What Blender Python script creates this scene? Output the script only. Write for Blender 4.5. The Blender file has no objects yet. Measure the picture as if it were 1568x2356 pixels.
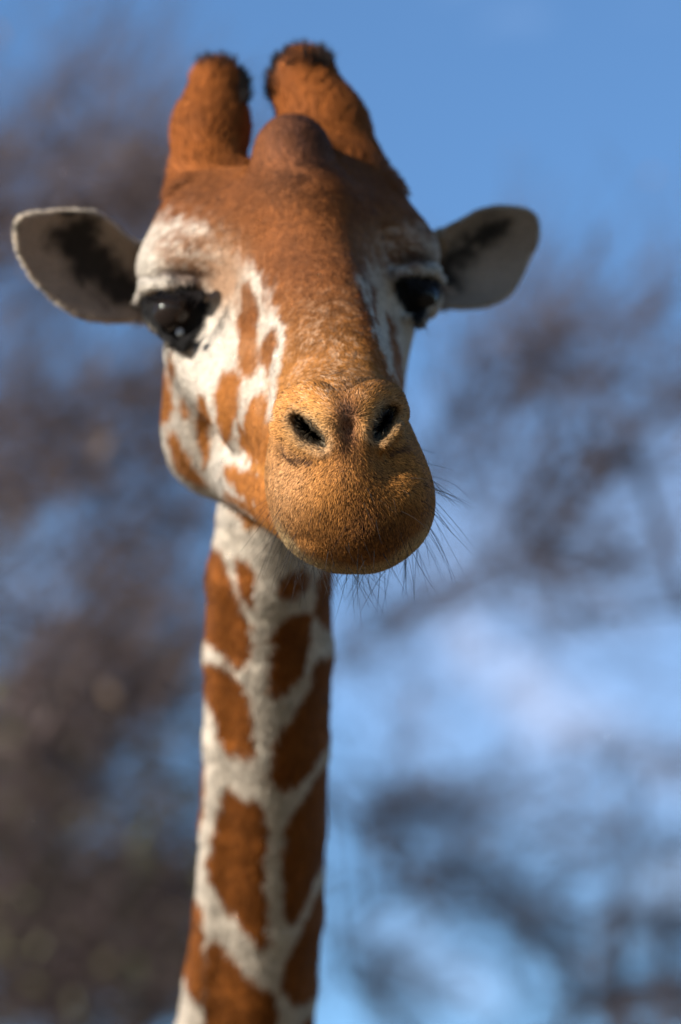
import bpy, math, random
import numpy as np
from mathutils import Vector, Matrix

random.seed(7)
rng = np.random.default_rng(7)
C = bpy.context.scene.collection
SC = bpy.context.scene

# ------------------------------------------------------------------ camera
PITCH = math.radians(18.0)
CAM = np.array([0.0, 0.0, 2.7])
FWD = np.array([0.0, math.cos(PITCH), math.sin(PITCH)])
UPV = np.array([0.0, -math.sin(PITCH), math.cos(PITCH)])
K = 24.0 / 135.0 / 1568.0            # metres per photo pixel and metre of distance

cam_d = bpy.data.cameras.new('camera')
cam = bpy.data.objects.new('camera', cam_d)
C.objects.link(cam)
SC.camera = cam
cam.location = CAM
cam.rotation_euler = (math.pi / 2 + PITCH, 0, 0)
cam_d.sensor_fit = 'HORIZONTAL'
cam_d.sensor_width = 24.0
cam_d.lens = 135.0
cam_d.clip_start = 0.05
cam_d.clip_end = 5000
cam_d.dof.use_dof = True
cam_d.dof.focus_distance = 3.235
cam_d.dof.aperture_fstop = 3.3
cam_d.dof.aperture_blades = 0

# ------------------------------------------------------------------ sun and sky
s_cam = np.array([-0.77, -0.48, 0.42])
s_cam /= np.linalg.norm(s_cam)
SUN = s_cam[0] * np.array([1.0, 0, 0]) + s_cam[1] * FWD + s_cam[2] * UPV
sun_d = bpy.data.lights.new('sun', 'SUN')
sun_d.energy = 5.0
sun_d.angle = math.radians(0.5)
sun_d.color = (1.0, 0.93, 0.83)
sun = bpy.data.objects.new('sun', sun_d)
C.objects.link(sun)
sun.location = (-20, -15, 15)
sun.rotation_euler = Vector(-SUN).to_track_quat('-Z', 'Y').to_euler()

world = bpy.data.worlds.new('World')
SC.world = world
world.use_nodes = True
wn, wl = world.node_tree.nodes, world.node_tree.links
wn.clear()
w_out = wn.new('ShaderNodeOutputWorld')
w_bg = wn.new('ShaderNodeBackground')
w_sky = wn.new('ShaderNodeTexSky')
w_sky.sky_type = 'NISHITA'
w_sky.sun_disc = False
w_sky.sun_elevation = math.asin(SUN[2])
w_sky.sun_rotation = math.atan2(SUN[0], SUN[1])
w_sky.air_density = 1.0
w_sky.dust_density = 0.3
w_sky.ozone_density = 4.8
w_bg.inputs['Strength'].default_value = 0.085
# thin high cloud, procedural over the whole sky
w_tc = wn.new('ShaderNodeTexCoord')
w_map = wn.new('ShaderNodeMapping')
w_map.inputs['Rotation'].default_value = (0.3, 0.5, 0.2)
w_map.inputs['Scale'].default_value = (5.0, 5.0, 11.0)
w_map.inputs['Location'].default_value = (0.35, 0.1, 0.2)
w_n = wn.new('ShaderNodeTexNoise')
w_n.inputs['Scale'].default_value = 1.0
w_n.inputs['Detail'].default_value = 5.0
w_n.inputs['Roughness'].default_value = 0.5
w_n.inputs['Distortion'].default_value = 0.4
w_r = wn.new('ShaderNodeValToRGB')
w_r.color_ramp.elements[0].position = 0.60
w_r.color_ramp.elements[0].color = (0, 0, 0, 1)
w_r.color_ramp.elements[1].position = 0.78
w_r.color_ramp.elements[1].color = (0.75, 0.75, 0.75, 1)
w_mix = wn.new('ShaderNodeMix')
w_mix.data_type = 'RGBA'
w_mix.inputs['B'].default_value = (6.0, 7.2, 9.4, 1)
wl.new(w_tc.outputs['Generated'], w_map.inputs['Vector'])
wl.new(w_map.outputs['Vector'], w_n.inputs['Vector'])
wl.new(w_n.outputs['Fac'], w_r.inputs['Fac'])
wl.new(w_r.outputs['Color'], w_mix.inputs['Factor'])
wl.new(w_sky.outputs['Color'], w_mix.inputs['A'])
# one wispy white cloud bank low in the sky, soft edged and torn by noise
w_nrm = wn.new('ShaderNodeVectorMath'); w_nrm.operation = 'NORMALIZE'
wl.new(w_tc.outputs['Generated'], w_nrm.inputs[0])
last = w_mix.outputs['Result']
for cx_, cy_, rx_, ry_, ang_, amt_, ns_ in ((1180, 1570, 230, 80, 42, .50, 90), (1400, 1680, 260, 70, 38, .32, 90), (1350, 1450, 640, 620, 0, .30, 25), (60, 1350, 120, 120, 0, .25, 60), (1000, 2230, 200, 90, 30, .30, 60)):
    dvec = FWD + (cx_ - 784) * K * np.array([1.0, 0, 0]) + (1178 - cy_) * K * UPV
    dvec = dvec / np.linalg.norm(dvec)
    ca, sa = math.cos(math.radians(ang_)), math.sin(math.radians(ang_))
    ex = (ca * np.array([1.0, 0, 0]) - sa * UPV) / (rx_ * K)
    ey = (sa * np.array([1.0, 0, 0]) + ca * UPV) / (ry_ * K)
    sub = wn.new('ShaderNodeVectorMath'); sub.operation = 'SUBTRACT'; sub.inputs[1].default_value = tuple(dvec)
    wl.new(w_nrm.outputs[0], sub.inputs[0])
    ln_ = []
    for e_ in (ex, ey):
        dt = wn.new('ShaderNodeVectorMath'); dt.operation = 'DOT_PRODUCT'; dt.inputs[1].default_value = tuple(e_)
        wl.new(sub.outputs[0], dt.inputs[0])
        sq = wn.new('ShaderNodeMath'); sq.operation = 'MULTIPLY'
        wl.new(dt.outputs['Value'], sq.inputs[0]); wl.new(dt.outputs['Value'], sq.inputs[1])
        ln_.append(sq)
    ad = wn.new('ShaderNodeMath'); ad.operation = 'ADD'
    wl.new(ln_[0].outputs[0], ad.inputs[0]); wl.new(ln_[1].outputs[0], ad.inputs[1])
    # only the half of the sky on this side
    mp = wn.new('ShaderNodeMapRange'); mp.interpolation_type = 'SMOOTHSTEP'
    mp.inputs['From Min'].default_value = 0.0; mp.inputs['From Max'].default_value = 1.6
    mp.inputs['To Min'].default_value = amt_; mp.inputs['To Max'].default_value = 0.0
    wl.new(ad.outputs[0], mp.inputs['Value'])
    fc = wn.new('ShaderNodeVectorMath'); fc.operation = 'DOT_PRODUCT'; fc.inputs[1].default_value = tuple(dvec)
    wl.new(w_nrm.outputs[0], fc.inputs[0])
    gt = wn.new('ShaderNodeMath'); gt.operation = 'GREATER_THAN'; gt.inputs[1].default_value = 0.5
    wl.new(fc.outputs['Value'], gt.inputs[0])
    n_ = wn.new('ShaderNodeTexNoise'); n_.inputs['Scale'].default_value = ns_; n_.inputs['Detail'].default_value = 4
    wl.new(w_nrm.outputs[0], n_.inputs['Vector'])
    nm = wn.new('ShaderNodeMapRange'); nm.inputs['From Min'].default_value = .3; nm.inputs['From Max'].default_value = .65
    nm.inputs['To Min'].default_value = .35; nm.inputs['To Max'].default_value = 1.0
    wl.new(n_.outputs['Fac'], nm.inputs['Value'])
    m1 = wn.new('ShaderNodeMath'); m1.operation = 'MULTIPLY'; m2 = wn.new('ShaderNodeMath'); m2.operation = 'MULTIPLY'
    wl.new(mp.outputs[0], m1.inputs[0]); wl.new(gt.outputs[0], m1.inputs[1])
    wl.new(m1.outputs[0], m2.inputs[0]); wl.new(nm.outputs[0], m2.inputs[1])
    mx = wn.new('ShaderNodeMix'); mx.data_type = 'RGBA'; mx.inputs['B'].default_value = (4.0, 4.4, 5.8, 1)
    wl.new(m2.outputs[0], mx.inputs['Factor']); wl.new(last, mx.inputs['A'])
    last = mx.outputs['Result']
wl.new(last, w_bg.inputs['Color'])
wl.new(w_bg.outputs['Background'], w_out.inputs['Surface'])

vs = SC.view_settings
vs.view_transform = 'Standard'
vs.look = 'None'
vs.exposure = 1.25
vs.gamma = 1.0
vs.use_curve_mapping = False
SC.cycles.use_denoising = True
SC.cycles.max_bounces = 6
SC.cycles.diffuse_bounces = 3
SC.cycles.glossy_bounces = 2
SC.cycles.transparent_max_bounces = 4


# ------------------------------------------------------------------ helpers
def to_world(p):
    """(right, distance, up) along the camera's axes -> world; p is (n, 3)."""
    p = np.atleast_2d(p)
    return CAM + p[:, 0:1] * np.array([1.0, 0, 0]) + p[:, 1:2] * FWD + p[:, 2:3] * UPV


def vec_world(v):
    v = np.atleast_2d(v)
    return v[:, 0:1] * np.array([1.0, 0, 0]) + v[:, 1:2] * FWD + v[:, 2:3] * UPV


def P(x, y, d):
    return np.array([(x - 784.0) * K * d, d, (1178.0 - y) * K * d])


def R(px, d):
    return px * K * d


def mesh_obj(name, verts, faces, mat, parent=None, smooth=True):
    me = bpy.data.meshes.new(name)
    verts = np.asarray(verts, dtype=np.float32)
    if isinstance(faces, np.ndarray):
        n, k = faces.shape
        me.vertices.add(len(verts))
        me.vertices.foreach_set('co', verts.ravel())
        me.loops.add(n * k)
        me.loops.foreach_set('vertex_index', faces.astype(np.int32).ravel())
        me.polygons.add(n)
        me.polygons.foreach_set('loop_start', np.arange(0, n * k, k, dtype=np.int32))
        me.update(calc_edges=True)
    else:
        me.from_pydata([tuple(map(float, v)) for v in verts], [], faces)
        me.update()
    me.polygons.foreach_set('use_smooth', [smooth] * len(me.polygons))
    me.materials.append(mat)
    o = bpy.data.objects.new(name, me)
    C.objects.link(o)
    if parent is not None:
        o.parent = parent
    return o


def new_mat(name):
    m = bpy.data.materials.new(name)
    m.use_nodes = True
    nt = m.node_tree
    b = nt.nodes['Principled BSDF']
    return m, nt, b


def hash01(i, j, k, s):
    h = (i.astype(np.int64) * 374761393 + j.astype(np.int64) * 668265263 + k.astype(np.int64) * 2147483647 + s * 974634777) & 0xFFFFFFFF
    h = ((h ^ (h >> 13)) * 1274126177) & 0xFFFFFFFF
    h = (h ^ (h >> 16)) & 0xFFFFFF
    return h.astype(np.float32) / 0xFFFFFF


def noise(p, scale, seed=0):
    """smooth value noise in 0..1; p (n, 3) metres, scale cells per metre (number or 3)"""
    q = p * scale + 100.0
    i = np.floor(q).astype(np.int64)
    f = (q - i)
    f = f * f * (3 - 2 * f)
    out = 0
    for dx in (0, 1):
        for dy in (0, 1):
            for dz in (0, 1):
                w = (f[:, 0] if dx else 1 - f[:, 0]) * (f[:, 1] if dy else 1 - f[:, 1]) * (f[:, 2] if dz else 1 - f[:, 2])
                out = out + w * hash01(i[:, 0] + dx, i[:, 1] + dy, i[:, 2] + dz, seed)
    return out


def sstep(a, b, x):
    t = np.clip((x - a) / (b - a), 0, 1)
    return t * t * (3 - 2 * t)


def poly_sd(px, py, poly):
    """signed distance to a polygon, negative inside"""
    poly = np.asarray(poly, dtype=np.float32)
    n = len(poly)
    d = np.full(px.shape, 1e12, dtype=np.float32)
    inside = np.zeros(px.shape, dtype=bool)
    for a in range(n):
        x0, y0 = poly[a]
        x1, y1 = poly[(a + 1) % n]
        ex, ey = x1 - x0, y1 - y0
        wx, wy = px - x0, py - y0
        t = np.clip((wx * ex + wy * ey) / (ex * ex + ey * ey + 1e-9), 0, 1)
        d = np.minimum(d, (wx - ex * t) ** 2 + (wy - ey * t) ** 2)
        if y0 != y1:
            c = ((y0 > py) != (y1 > py)) & (px < (x1 - x0) * (py - y0) / (y1 - y0) + x0)
            inside ^= c
    d = np.sqrt(d)
    return np.where(inside, -d, d)


def round_poly(poly, it=2):
    """corner cutting"""
    p = [tuple(q) for q in poly]
    for _ in range(it):
        out = []
        for a in range(len(p)):
            x0, y0 = p[a]
            x1, y1 = p[(a + 1) % len(p)]
            out += [(x0 * .75 + x1 * .25, y0 * .75 + y1 * .25), (x0 * .25 + x1 * .75, y0 * .25 + y1 * .75)]
        p = out
    return p


# ------------------------------------------------------------------ signed distances of the head
def smin(a, b, k):
    h = np.clip(0.5 + 0.5 * (b - a) / k, 0, 1)
    return b + (a - b) * h - k * h * (1 - h)


def smax(a, b, k):
    return -smin(-a, -b, k)


def cone(p, a, b, ra, rb, sq=None):
    """distance to a tapered capsule; sq=(axis vector, factor) flattens across that axis"""
    a = np.asarray(a); b = np.asarray(b)
    ab = b - a
    w = p - a
    t = np.clip((w @ ab) / (ab @ ab), 0, 1).astype(np.float32)
    q = w - t[:, None] * ab
    if sq is not None:
        ax = np.asarray(sq[0], dtype=float)
        ax /= np.linalg.norm(ax)
        q = q + (q @ ax)[:, None] * ax * (1 / sq[1] - 1)
    return np.sqrt((q * q).sum(1)) - (ra + (rb - ra) * t)


def ell(p, c, r, rot=None):
    """ellipsoid; r = radii (right, distance, up), rot = rotation matrix, its columns are the ellipsoid's axes"""
    q = p - np.asarray(c)
    if rot is not None:
        q = q @ rot
    r = np.asarray(r, dtype=float)
    k0 = np.sqrt(((q / r) ** 2).sum(1))
    k1 = np.sqrt(((q / (r * r)) ** 2).sum(1))
    return k0 * (k0 - 1.0) / np.maximum(k1, 1e-6)


def rotm(roll=0, pitch=0, yaw=0):
    """degrees; roll turns in the picture (clockwise positive), pitch tips, yaw turns about up"""
    m = Matrix.Rotation(math.radians(yaw), 3, 'Z') @ Matrix.Rotation(math.radians(pitch), 3, 'X') @ Matrix.Rotation(math.radians(roll), 3, 'Y')
    return np.array(m)


NECK = [  # photo x, y, distance, half-width px
    (640, 1010, 3.86, 112), (630, 1180, 3.87, 124), (620, 1330, 3.90, 139), (618, 1500, 3.94, 144),
    (614, 1700, 3.98, 141), (606, 1900, 4.03, 141), (596, 2100, 4.08, 144), (578, 2260, 4.12, 149), (562, 2400, 4.16, 156),
    (545, 2560, 4.21, 168), (530, 2750, 4.27, 180)]
KEEL = [640, 626, 624, 624, 626, 622, 616, 610, 604, 590, 575]
NP = [P(a, b, c) for a, b, c, r in NECK]
NR = [R(r, c) for a, b, c, r in NECK]

EAR_L = round_poly([(420, 560), (340, 556), (300, 540), (262, 500), (215, 475), (150, 474), (70, 480), (30, 496), (24, 540), (35, 592),
                    (72, 655), (130, 710), (190, 745), (270, 754), (340, 742), (420, 740)], 1)
EAR_R = round_poly([(900, 560), (1010, 520), (1055, 498), (1098, 472), (1150, 463), (1215, 470), (1243, 492), (1250, 525), (1246, 568),
                    (1228, 592), (1204, 650), (1184, 682), (1140, 710), (1080, 722), (1020, 717), (960, 700), (900, 690)], 1)


NOS_L = round_poly([(676, 956), (694, 954), (722, 980), (748, 1000), (754, 1030), (736, 1028), (704, 1014), (684, 988)], 1)
NOS_R = round_poly([(900, 932), (914, 944), (908, 970), (888, 1000), (862, 1014), (854, 990), (866, 958), (884, 938)], 1)


def ear(p, poly, ax0, ax1, d0, pivot, slx, slz, cup):
    """a cupped sheet whose outline is poly; ax0-ax1 its long axis in photo pixels; slx, slz tilt its plane"""
    S = K * p[:, 1]
    u = p[:, 0] / S + 784.0
    v = 1178.0 - p[:, 2] / S
    sd = poly_sd(u.astype(np.float32), v.astype(np.float32), poly) * S
    ax0 = np.array(ax0, float); ax1 = np.array(ax1, float)
    e = ax1 - ax0
    L = np.linalg.norm(e); e /= L
    t = ((u - ax0[0]) * e[0] + (v - ax0[1]) * e[1]) / L
    w = ((u - ax0[0]) * -e[1] + (v - ax0[1]) * e[0]) / 130.0
    depth = d0 + slx * (p[:, 0] - pivot[0]) + slz * (p[:, 2] - pivot[2]) + cup * (1 - np.clip(w * w, 0, 1.6)) * (1.15 - 0.75 * np.clip(t, 0, 1)) - 0.010 * np.clip(t, 0, 1)
    slab = np.abs(p[:, 1] - depth) * 0.66 - 0.0032
    return smax(slab, sd + 0.002, 0.005)


def head_sdf(p):
    f = np.full(len(p), 1.0)
    d = ell(p, P(700, 700, 3.74), (R(262, 3.74), 0.15, R(205, 3.74)), rotm(roll=-4))          # skull
    f = d
    # forehead, dome and brow base
    f = smin(f, ell(p, P(680, 520, 3.70), (R(240, 3.7), 0.10, R(135, 3.7))), 0.04)
    # nose bridge
    f = smin(f, cone(p, P(700, 610, 3.66), P(765, 850, 3.455), R(150, 3.66), R(112, 3.455)), 0.045)
    f = smin(f, cone(p, P(765, 850, 3.47), P(790, 1010, 3.37), R(112, 3.47), R(124, 3.37)), 0.03)
    # keel of the nose
    f = smin(f, cone(p, P(715, 540, 3.605), P(755, 680, 3.528), R(78, 3.6), R(62, 3.5)), 0.03)
    f = smin(f, cone(p, P(755, 680, 3.528), P(808, 850, 3.425), R(62, 3.5), R(52, 3.415)), 0.03)
    # upper jaw sides
    f = smin(f, cone(p, P(640, 860, 3.64), P(740, 1010, 3.50), R(150, 3.64), R(130, 3.5)), 0.04)
    f = smin(f, cone(p, P(800, 820, 3.66), P(830, 960, 3.52), R(125, 3.66), R(100, 3.5)), 0.04)
    # cheeks and angle of the jaw
    f = smin(f, ell(p, P(505, 880, 3.76), (R(125, 3.76), 0.10, R(170, 3.76)), rotm(roll=4)), 0.04)
    f = smin(f, ell(p, P(480, 1020, 3.80), (R(98, 3.8), 0.095, R(114, 3.8)), rotm(roll=-22)), 0.03)
    f = smin(f, ell(p, P(830, 900, 3.78), (R(98, 3.78), 0.10, R(170, 3.78))), 0.04)
    # lower jaw towards the chin
    f = smin(f, cone(p, P(560, 1060, 3.76), P(740, 1190, 3.42), R(95, 3.76), R(92, 3.42)), 0.03)
    # zygomatic edge under the eye
    f = smin(f, cone(p, P(440, 800, 3.68), P(560, 960, 3.62), R(58, 3.68), R(62, 3.6)), 0.03)
    # muzzle
    mz = ell(p, P(808, 1125, 3.345), (R(166, 3.345), 0.118, R(180, 3.345)), rotm(roll=4))
    mz = smin(mz, ell(p, P(766, 990, 3.385), (R(112, 3.345), 0.105, R(120, 3.375)), rotm(roll=-10)), 0.05)
    mz = smin(mz, ell(p, P(854, 1212, 3.315), (R(98, 3.315), 0.080, R(92, 3.315)), rotm(roll=-12)), 0.025)
    mz = smin(mz, ell(p, P(718, 1135, 3.36), (R(82, 3.36), 0.085, R(108, 3.36)), rotm(roll=-20)), 0.03)
    mz = smin(mz, ell(p, P(910, 1135, 3.34), (R(70, 3.34), 0.075, R(110, 3.34)), rotm(roll=-14)), 0.025)
    f = smin(f, mz, 0.03)
    f = smax(f, -ell(p, P(935, 1062, 3.240), (R(42, 3.2), 0.020, R(46, 3.2))), 0.035)
    f = smin(f, ell(p, P(902, 1152, 3.300), (R(52, 3.3), 0.050, R(52, 3.3)), rotm(roll=-30)), 0.03)
    # lower lip and chin, set back behind the upper lip
    lip = smin(ell(p, P(756, 1250, 3.345), (R(98, 3.345), 0.075, R(58, 3.345)), rotm(roll=26)), ell(p, P(700, 1215, 3.40), (R(62, 3.4), 0.07, R(48, 3.4)), rotm(roll=40)), 0.02)
    f = smin(f, lip, 0.003)
    # median bump, running down the forehead as a ridge
    f = smin(f, cone(p, P(714, 640, 3.590), P(696, 500, 3.612), R(88, 3.6), R(84, 3.6)), 0.045)
    f = smin(f, cone(p, P(696, 500, 3.612), P(676, 358, 3.640), R(86, 3.6), R(74, 3.6)), 0.032)
    f = smin(f, ell(p, P(672, 350, 3.645), (R(75, 3.635), 0.032, R(80, 3.635))), 0.02)
    f = smin(f, cone(p, P(684, 400, 3.690), P(690, 540, 3.660), R(78, 3.6), R(150, 3.6)), 0.035)
    # ossicones
    f = smin(f, cone(p, P(474, 500, 3.73), P(484, 300, 3.76), R(94, 3.73), R(70, 3.76)), 0.045)
    f = smin(f, cone(p, P(486, 300, 3.76), P(500, 214, 3.775), R(70, 3.76), R(60, 3.775)), 0.02)
    f = smin(f, cone(p, P(820, 460, 3.74), P(752, 300, 3.77), R(92, 3.74), R(80, 3.77)), 0.05)
    f = smin(f, cone(p, P(752, 300, 3.77), P(703, 202, 3.785), R(80, 3.77), R(73, 3.785)), 0.02)
    # brow ridges
    f = smin(f, ell(p, P(425, 592, 3.70), (R(110, 3.69), 0.058, R(72, 3.69)), rotm(roll=-24)), 0.05)
    f = smin(f, ell(p, P(916, 568, 3.70), (R(98, 3.70), 0.055, R(78, 3.70)), rotm(roll=34)), 0.03)
    # eye sockets: a soft hollow, the bulge of the eye, heavy upper lid, thin lower lid
    f = smax(f, -ell(p, P(420, 722, 3.592), (R(60, 3.6), 0.034, R(52, 3.6)), rotm(roll=30)), 0.030)
    f = smax(f, -ell(p, P(950, 690, 3.605), (R(54, 3.6), 0.030, R(48, 3.6)), rotm(roll=-30)), 0.020)
    f = smin(f, ell(p, P(393, 714, 3.672), (R(66, 3.66), 0.032, R(60, 3.66)), rotm(roll=20)), 0.014)
    f = smin(f, ell(p, P(962, 678, 3.682), (R(54, 3.67), 0.032, R(56, 3.67)), rotm(roll=-20)), 0.014)
    for pts, k in (([(314, 690, 3.668, 5), (338, 658, 3.640, 13), (392, 646, 3.618, 16), (440, 652, 3.616, 12), (478, 684, 3.632, 4)], .010),
                   ([(1020, 640, 3.676, 5), (996, 622, 3.655, 12), (958, 618, 3.636, 14), (920, 630, 3.628, 10), (900, 656, 3.634, 6)], .010),
                   ([(350, 748, 3.652, 5), (392, 786, 3.636, 7), (424, 800, 3.634, 5), (456, 752, 3.636, 3)], .012),
                   ([(992, 712, 3.664, 5), (966, 738, 3.652, 7), (940, 728, 3.645, 5)], .012)):
        for (x0, y0, d0, r0), (x1, y1, d1, r1) in zip(pts[:-1], pts[1:]):
            f = smin(f, cone(p, P(x0, y0, d0), P(x1, y1, d1), R(r0, 3.6), R(r1, 3.6)), k)
    # folds above the eyes
    for k, (x0, y0, x1, y1) in enumerate([(345, 610, 470, 612), (350, 584, 478, 580)]):
        f = smax(f, -cone(p, P(x0, y0, 3.628 + .006 * k), P(x1, y1, 3.605), R(5, 3.6), R(6, 3.6)), 0.010)
    for k, (x0, y0, x1, y1) in enumerate([(1002, 588, 905, 600), (995, 562, 890, 575), (975, 536, 880, 552), (958, 514, 868, 530)]):
        f = smax(f, -cone(p, P(x0, y0, 3.650), P(x1, y1, 3.632), R(5, 3.6), R(6, 3.6)), 0.008)
    # nostril rims
    for pts, k in (([(662, 985, 3.284, 26), (680, 940, 3.286, 27), (722, 926, 3.274, 26), (762, 962, 3.258, 24), (776, 1012, 3.250, 19)], .026),
                   ([(662, 985, 3.284, 26), (688, 1026, 3.266, 20), (736, 1046, 3.250, 14)], .014),
                   ([(838, 985, 3.258, 18), (842, 940, 3.270, 23), (864, 922, 3.278, 22), (894, 926, 3.288, 18), (914, 950, 3.294, 13)], .024),
                   ([(914, 956, 3.288, 14), (906, 992, 3.268, 15), (884, 1022, 3.256, 13)], .009)):
        for (x0, y0, d0, r0), (x1, y1, d1, r1) in zip(pts[:-1], pts[1:]):
            f = smin(f, cone(p, P(x0, y0, d0), P(x1, y1, d1), R(r0, 3.3), R(r1, 3.3)), k)
    # philtrum and creases
    f = smax(f, -cone(p, P(806, 985, 3.243), P(822, 1050, 3.222), R(9, 3.3), R(6, 3.3)), 0.014)
    for x0, y0, x1, y1, dd in [(648, 1022, 668, 1048, 3.268), (668, 1048, 718, 1063, 3.252), (893, 1043, 932, 1030, 3.264)]:
        f = smax(f, -cone(p, P(x0, y0, dd), P(x1, y1, dd - .010), R(5, 3.3), R(4, 3.3)), 0.010)
    # nostril openings: funnels that run back into the head
    m = (p[:, 1] < 3.36) & (p[:, 2] > R(120, 3.2)) & (p[:, 2] < R(280, 3.2))
    if m.any():
        q = p[m]
        S = K * q[:, 1]
        u = (q[:, 0] / S + 784.0).astype(np.float32)
        v = (1178.0 - q[:, 2] / S).astype(np.float32)
        g = f[m]
        for poly in (NOS_L, NOS_R):
            sd = (poly_sd(u, v, poly) - 1.5) * S
            g = smax(g, -np.maximum(sd + np.clip(q[:, 1] - 3.27, 0, 1) * .10, q[:, 1] - 3.345), 0.007)
        f[m] = g
    return f


def neck_sdf(p):
    f = None
    for k in range(len(NP) - 1):
        c = cone(p, NP[k], NP[k + 1], NR[k], NR[k + 1])
        # windpipe: a blunt keel down the front of the throat
        o0 = np.array([R(KEEL[k] - NECK[k][0], 4), -NR[k] * 0.80, 0]); o1 = np.array([R(KEEL[k + 1] - NECK[k + 1][0], 4), -NR[k + 1] * 0.80, 0])
        w = cone(p, NP[k] + o0, NP[k + 1] + o1, NR[k] * 0.34, NR[k + 1] * 0.34)
        # muscle on the left flank
        g0 = .20 + .12 * min(k, 6) / 6; g1 = .20 + .12 * min(k + 1, 6) / 6
        if k > 0:
            c = smin(c, w, 0.045)
            for ox, oy, kk in ((-.62, .62, .9), (-.26, .80, .62)):
                m0 = np.array([NR[k] * ox, -NR[k] * oy, 0]); m1 = np.array([NR[k + 1] * ox, -NR[k + 1] * oy, 0])
                c = smin(c, cone(p, NP[k] + m0, NP[k + 1] + m1, NR[k] * g0 * kk, NR[k + 1] * g1 * kk), 0.014)
        f = c if f is None else smin(f, c, 0.006)
    return f


def full_sdf(p):
    near_head = (p[:, 1] < 4.02) & (p[:, 2] > -0.16)
    f = neck_sdf(p)
    if near_head.any():
        h = head_sdf(p[near_head])
        f[near_head] = smin(f[near_head], h, 0.025)
        q = p[near_head]
        e = near_head.copy()
        sub = np.where(near_head)[0]
        for poly, a0, a1, dd, pv, slx, slz, sel in ((EAR_L, (400, 650), (45, 530), 3.79, P(350, 640, 3.79), .50, -.28, q[:, 0] < -0.13), (EAR_R, (930, 620), (1245, 530), 3.81, P(990, 620, 3.81), .60, -.28, q[:, 0] > 0.05)):
            if sel.any():
                k = sub[sel]
                f[k] = smin(f[k], ear(p[k], poly, a0, a1, dd, pv, slx, slz, 0.034), 0.010)
    return f


def surface_nets(fn, lo, hi, h, block=24):
    lo = np.array(lo, float)
    n = np.ceil((np.array(hi) - lo) / h).astype(int)
    n = (n // block + 1) * block
    F = np.empty(n, dtype=np.float32)
    nb = n // block
    cen = np.stack(np.meshgrid(*[np.arange(a) for a in nb], indexing='ij'), -1).reshape(-1, 3)
    cpos = lo + (cen * block + (block - 1) / 2) * h
    cf = fn(cpos)
    reach = block * h * 0.5 * 1.733 + 0.035
    loc = np.stack(np.meshgrid(*[np.arange(block)] * 3, indexing='ij'), -1).reshape(-1, 3)
    for c, v in zip(cen, cf):
        s = tuple(slice(a * block, a * block + block) for a in c)
        if abs(v) > reach:
            F[s] = v
        else:
            F[s] = fn(lo + (loc + c * block) * h).reshape(block, block, block)
    S = F < 0
    # cells with mixed corners
    cells = np.zeros(tuple(n - 1), dtype=np.uint8)
    for dx in (0, 1):
        for dy in (0, 1):
            for dz in (0, 1):
                cells += S[dx:n[0] - 1 + dx, dy:n[1] - 1 + dy, dz:n[2] - 1 + dz]
    mixed = (cells > 0) & (cells < 8)
    idx = np.full(mixed.shape, -1, dtype=np.int32)
    ci = np.argwhere(mixed)
    idx[mixed] = np.arange(len(ci))
    acc = np.zeros((len(ci), 3)); cnt = np.zeros(len(ci))
    corners = [(0, 0, 0), (1, 0, 0), (0, 1, 0), (1, 1, 0), (0, 0, 1), (1, 0, 1), (0, 1, 1), (1, 1, 1)]
    for a in range(8):
        for b in range(a + 1, 8):
            A, B = np.array(corners[a]), np.array(corners[b])
            if np.abs(A - B).sum() != 1:
                continue
            fa = F[tuple((ci + A).T)]; fb = F[tuple((ci + B).T)]
            m = (fa < 0) != (fb < 0)
            t = np.where(m, fa / np.where(m, fa - fb, 1), 0)
            acc += np.where(m[:, None], A + t[:, None] * (B - A), 0)
            cnt += m
    V = lo + (ci + acc / cnt[:, None]) * h
    faces = []
    for ax in range(3):
        u, w = [(1, 2), (2, 0), (0, 1)][ax]
        sl0 = [slice(1, n[i] - 1) for i in range(3)]; sl1 = list(sl0)
        sl0[ax] = slice(0, n[ax] - 1); sl1[ax] = slice(1, n[ax])
        s0, s1 = S[tuple(sl0)], S[tuple(sl1)]
        e = np.argwhere(s0 != s1)
        base = e + 1
        base[:, ax] -= 1
        flip = s0[tuple(e.T)]
        du = np.zeros(3, int); du[u] = 1
        dw = np.zeros(3, int); dw[w] = 1
        q = np.stack([idx[tuple((base - du - dw).T)], idx[tuple((base - dw).T)], idx[tuple(base.T)], idx[tuple((base - du).T)]], 1)
        q[~flip] = q[~flip][:, ::-1]
        faces.append(q)
    return V, np.concatenate(faces)


def grad_normals(fn, V, e=0.0012):
    g = np.stack([fn(V + d) - fn(V - d) for d in np.eye(3) * e], 1)
    return g / np.maximum(np.linalg.norm(g, axis=1, keepdims=True), 1e-9)


# ------------------------------------------------------------------ coat colours (surface colours, some light on the muzzle painted in)
CREAM = np.array([0.54, 0.475, 0.40])
BROWN = np.array([0.24, 0.078, 0.017])
NBROWN = np.array([0.18, 0.055, 0.008])
FORE = np.array([0.15, 0.048, 0.012])
OCHRE = np.array([0.40, 0.165, 0.038])
BLACK = np.array([0.005, 0.0045, 0.0045])
EARIN = np.array([0.27, 0.205, 0.155])

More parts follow.
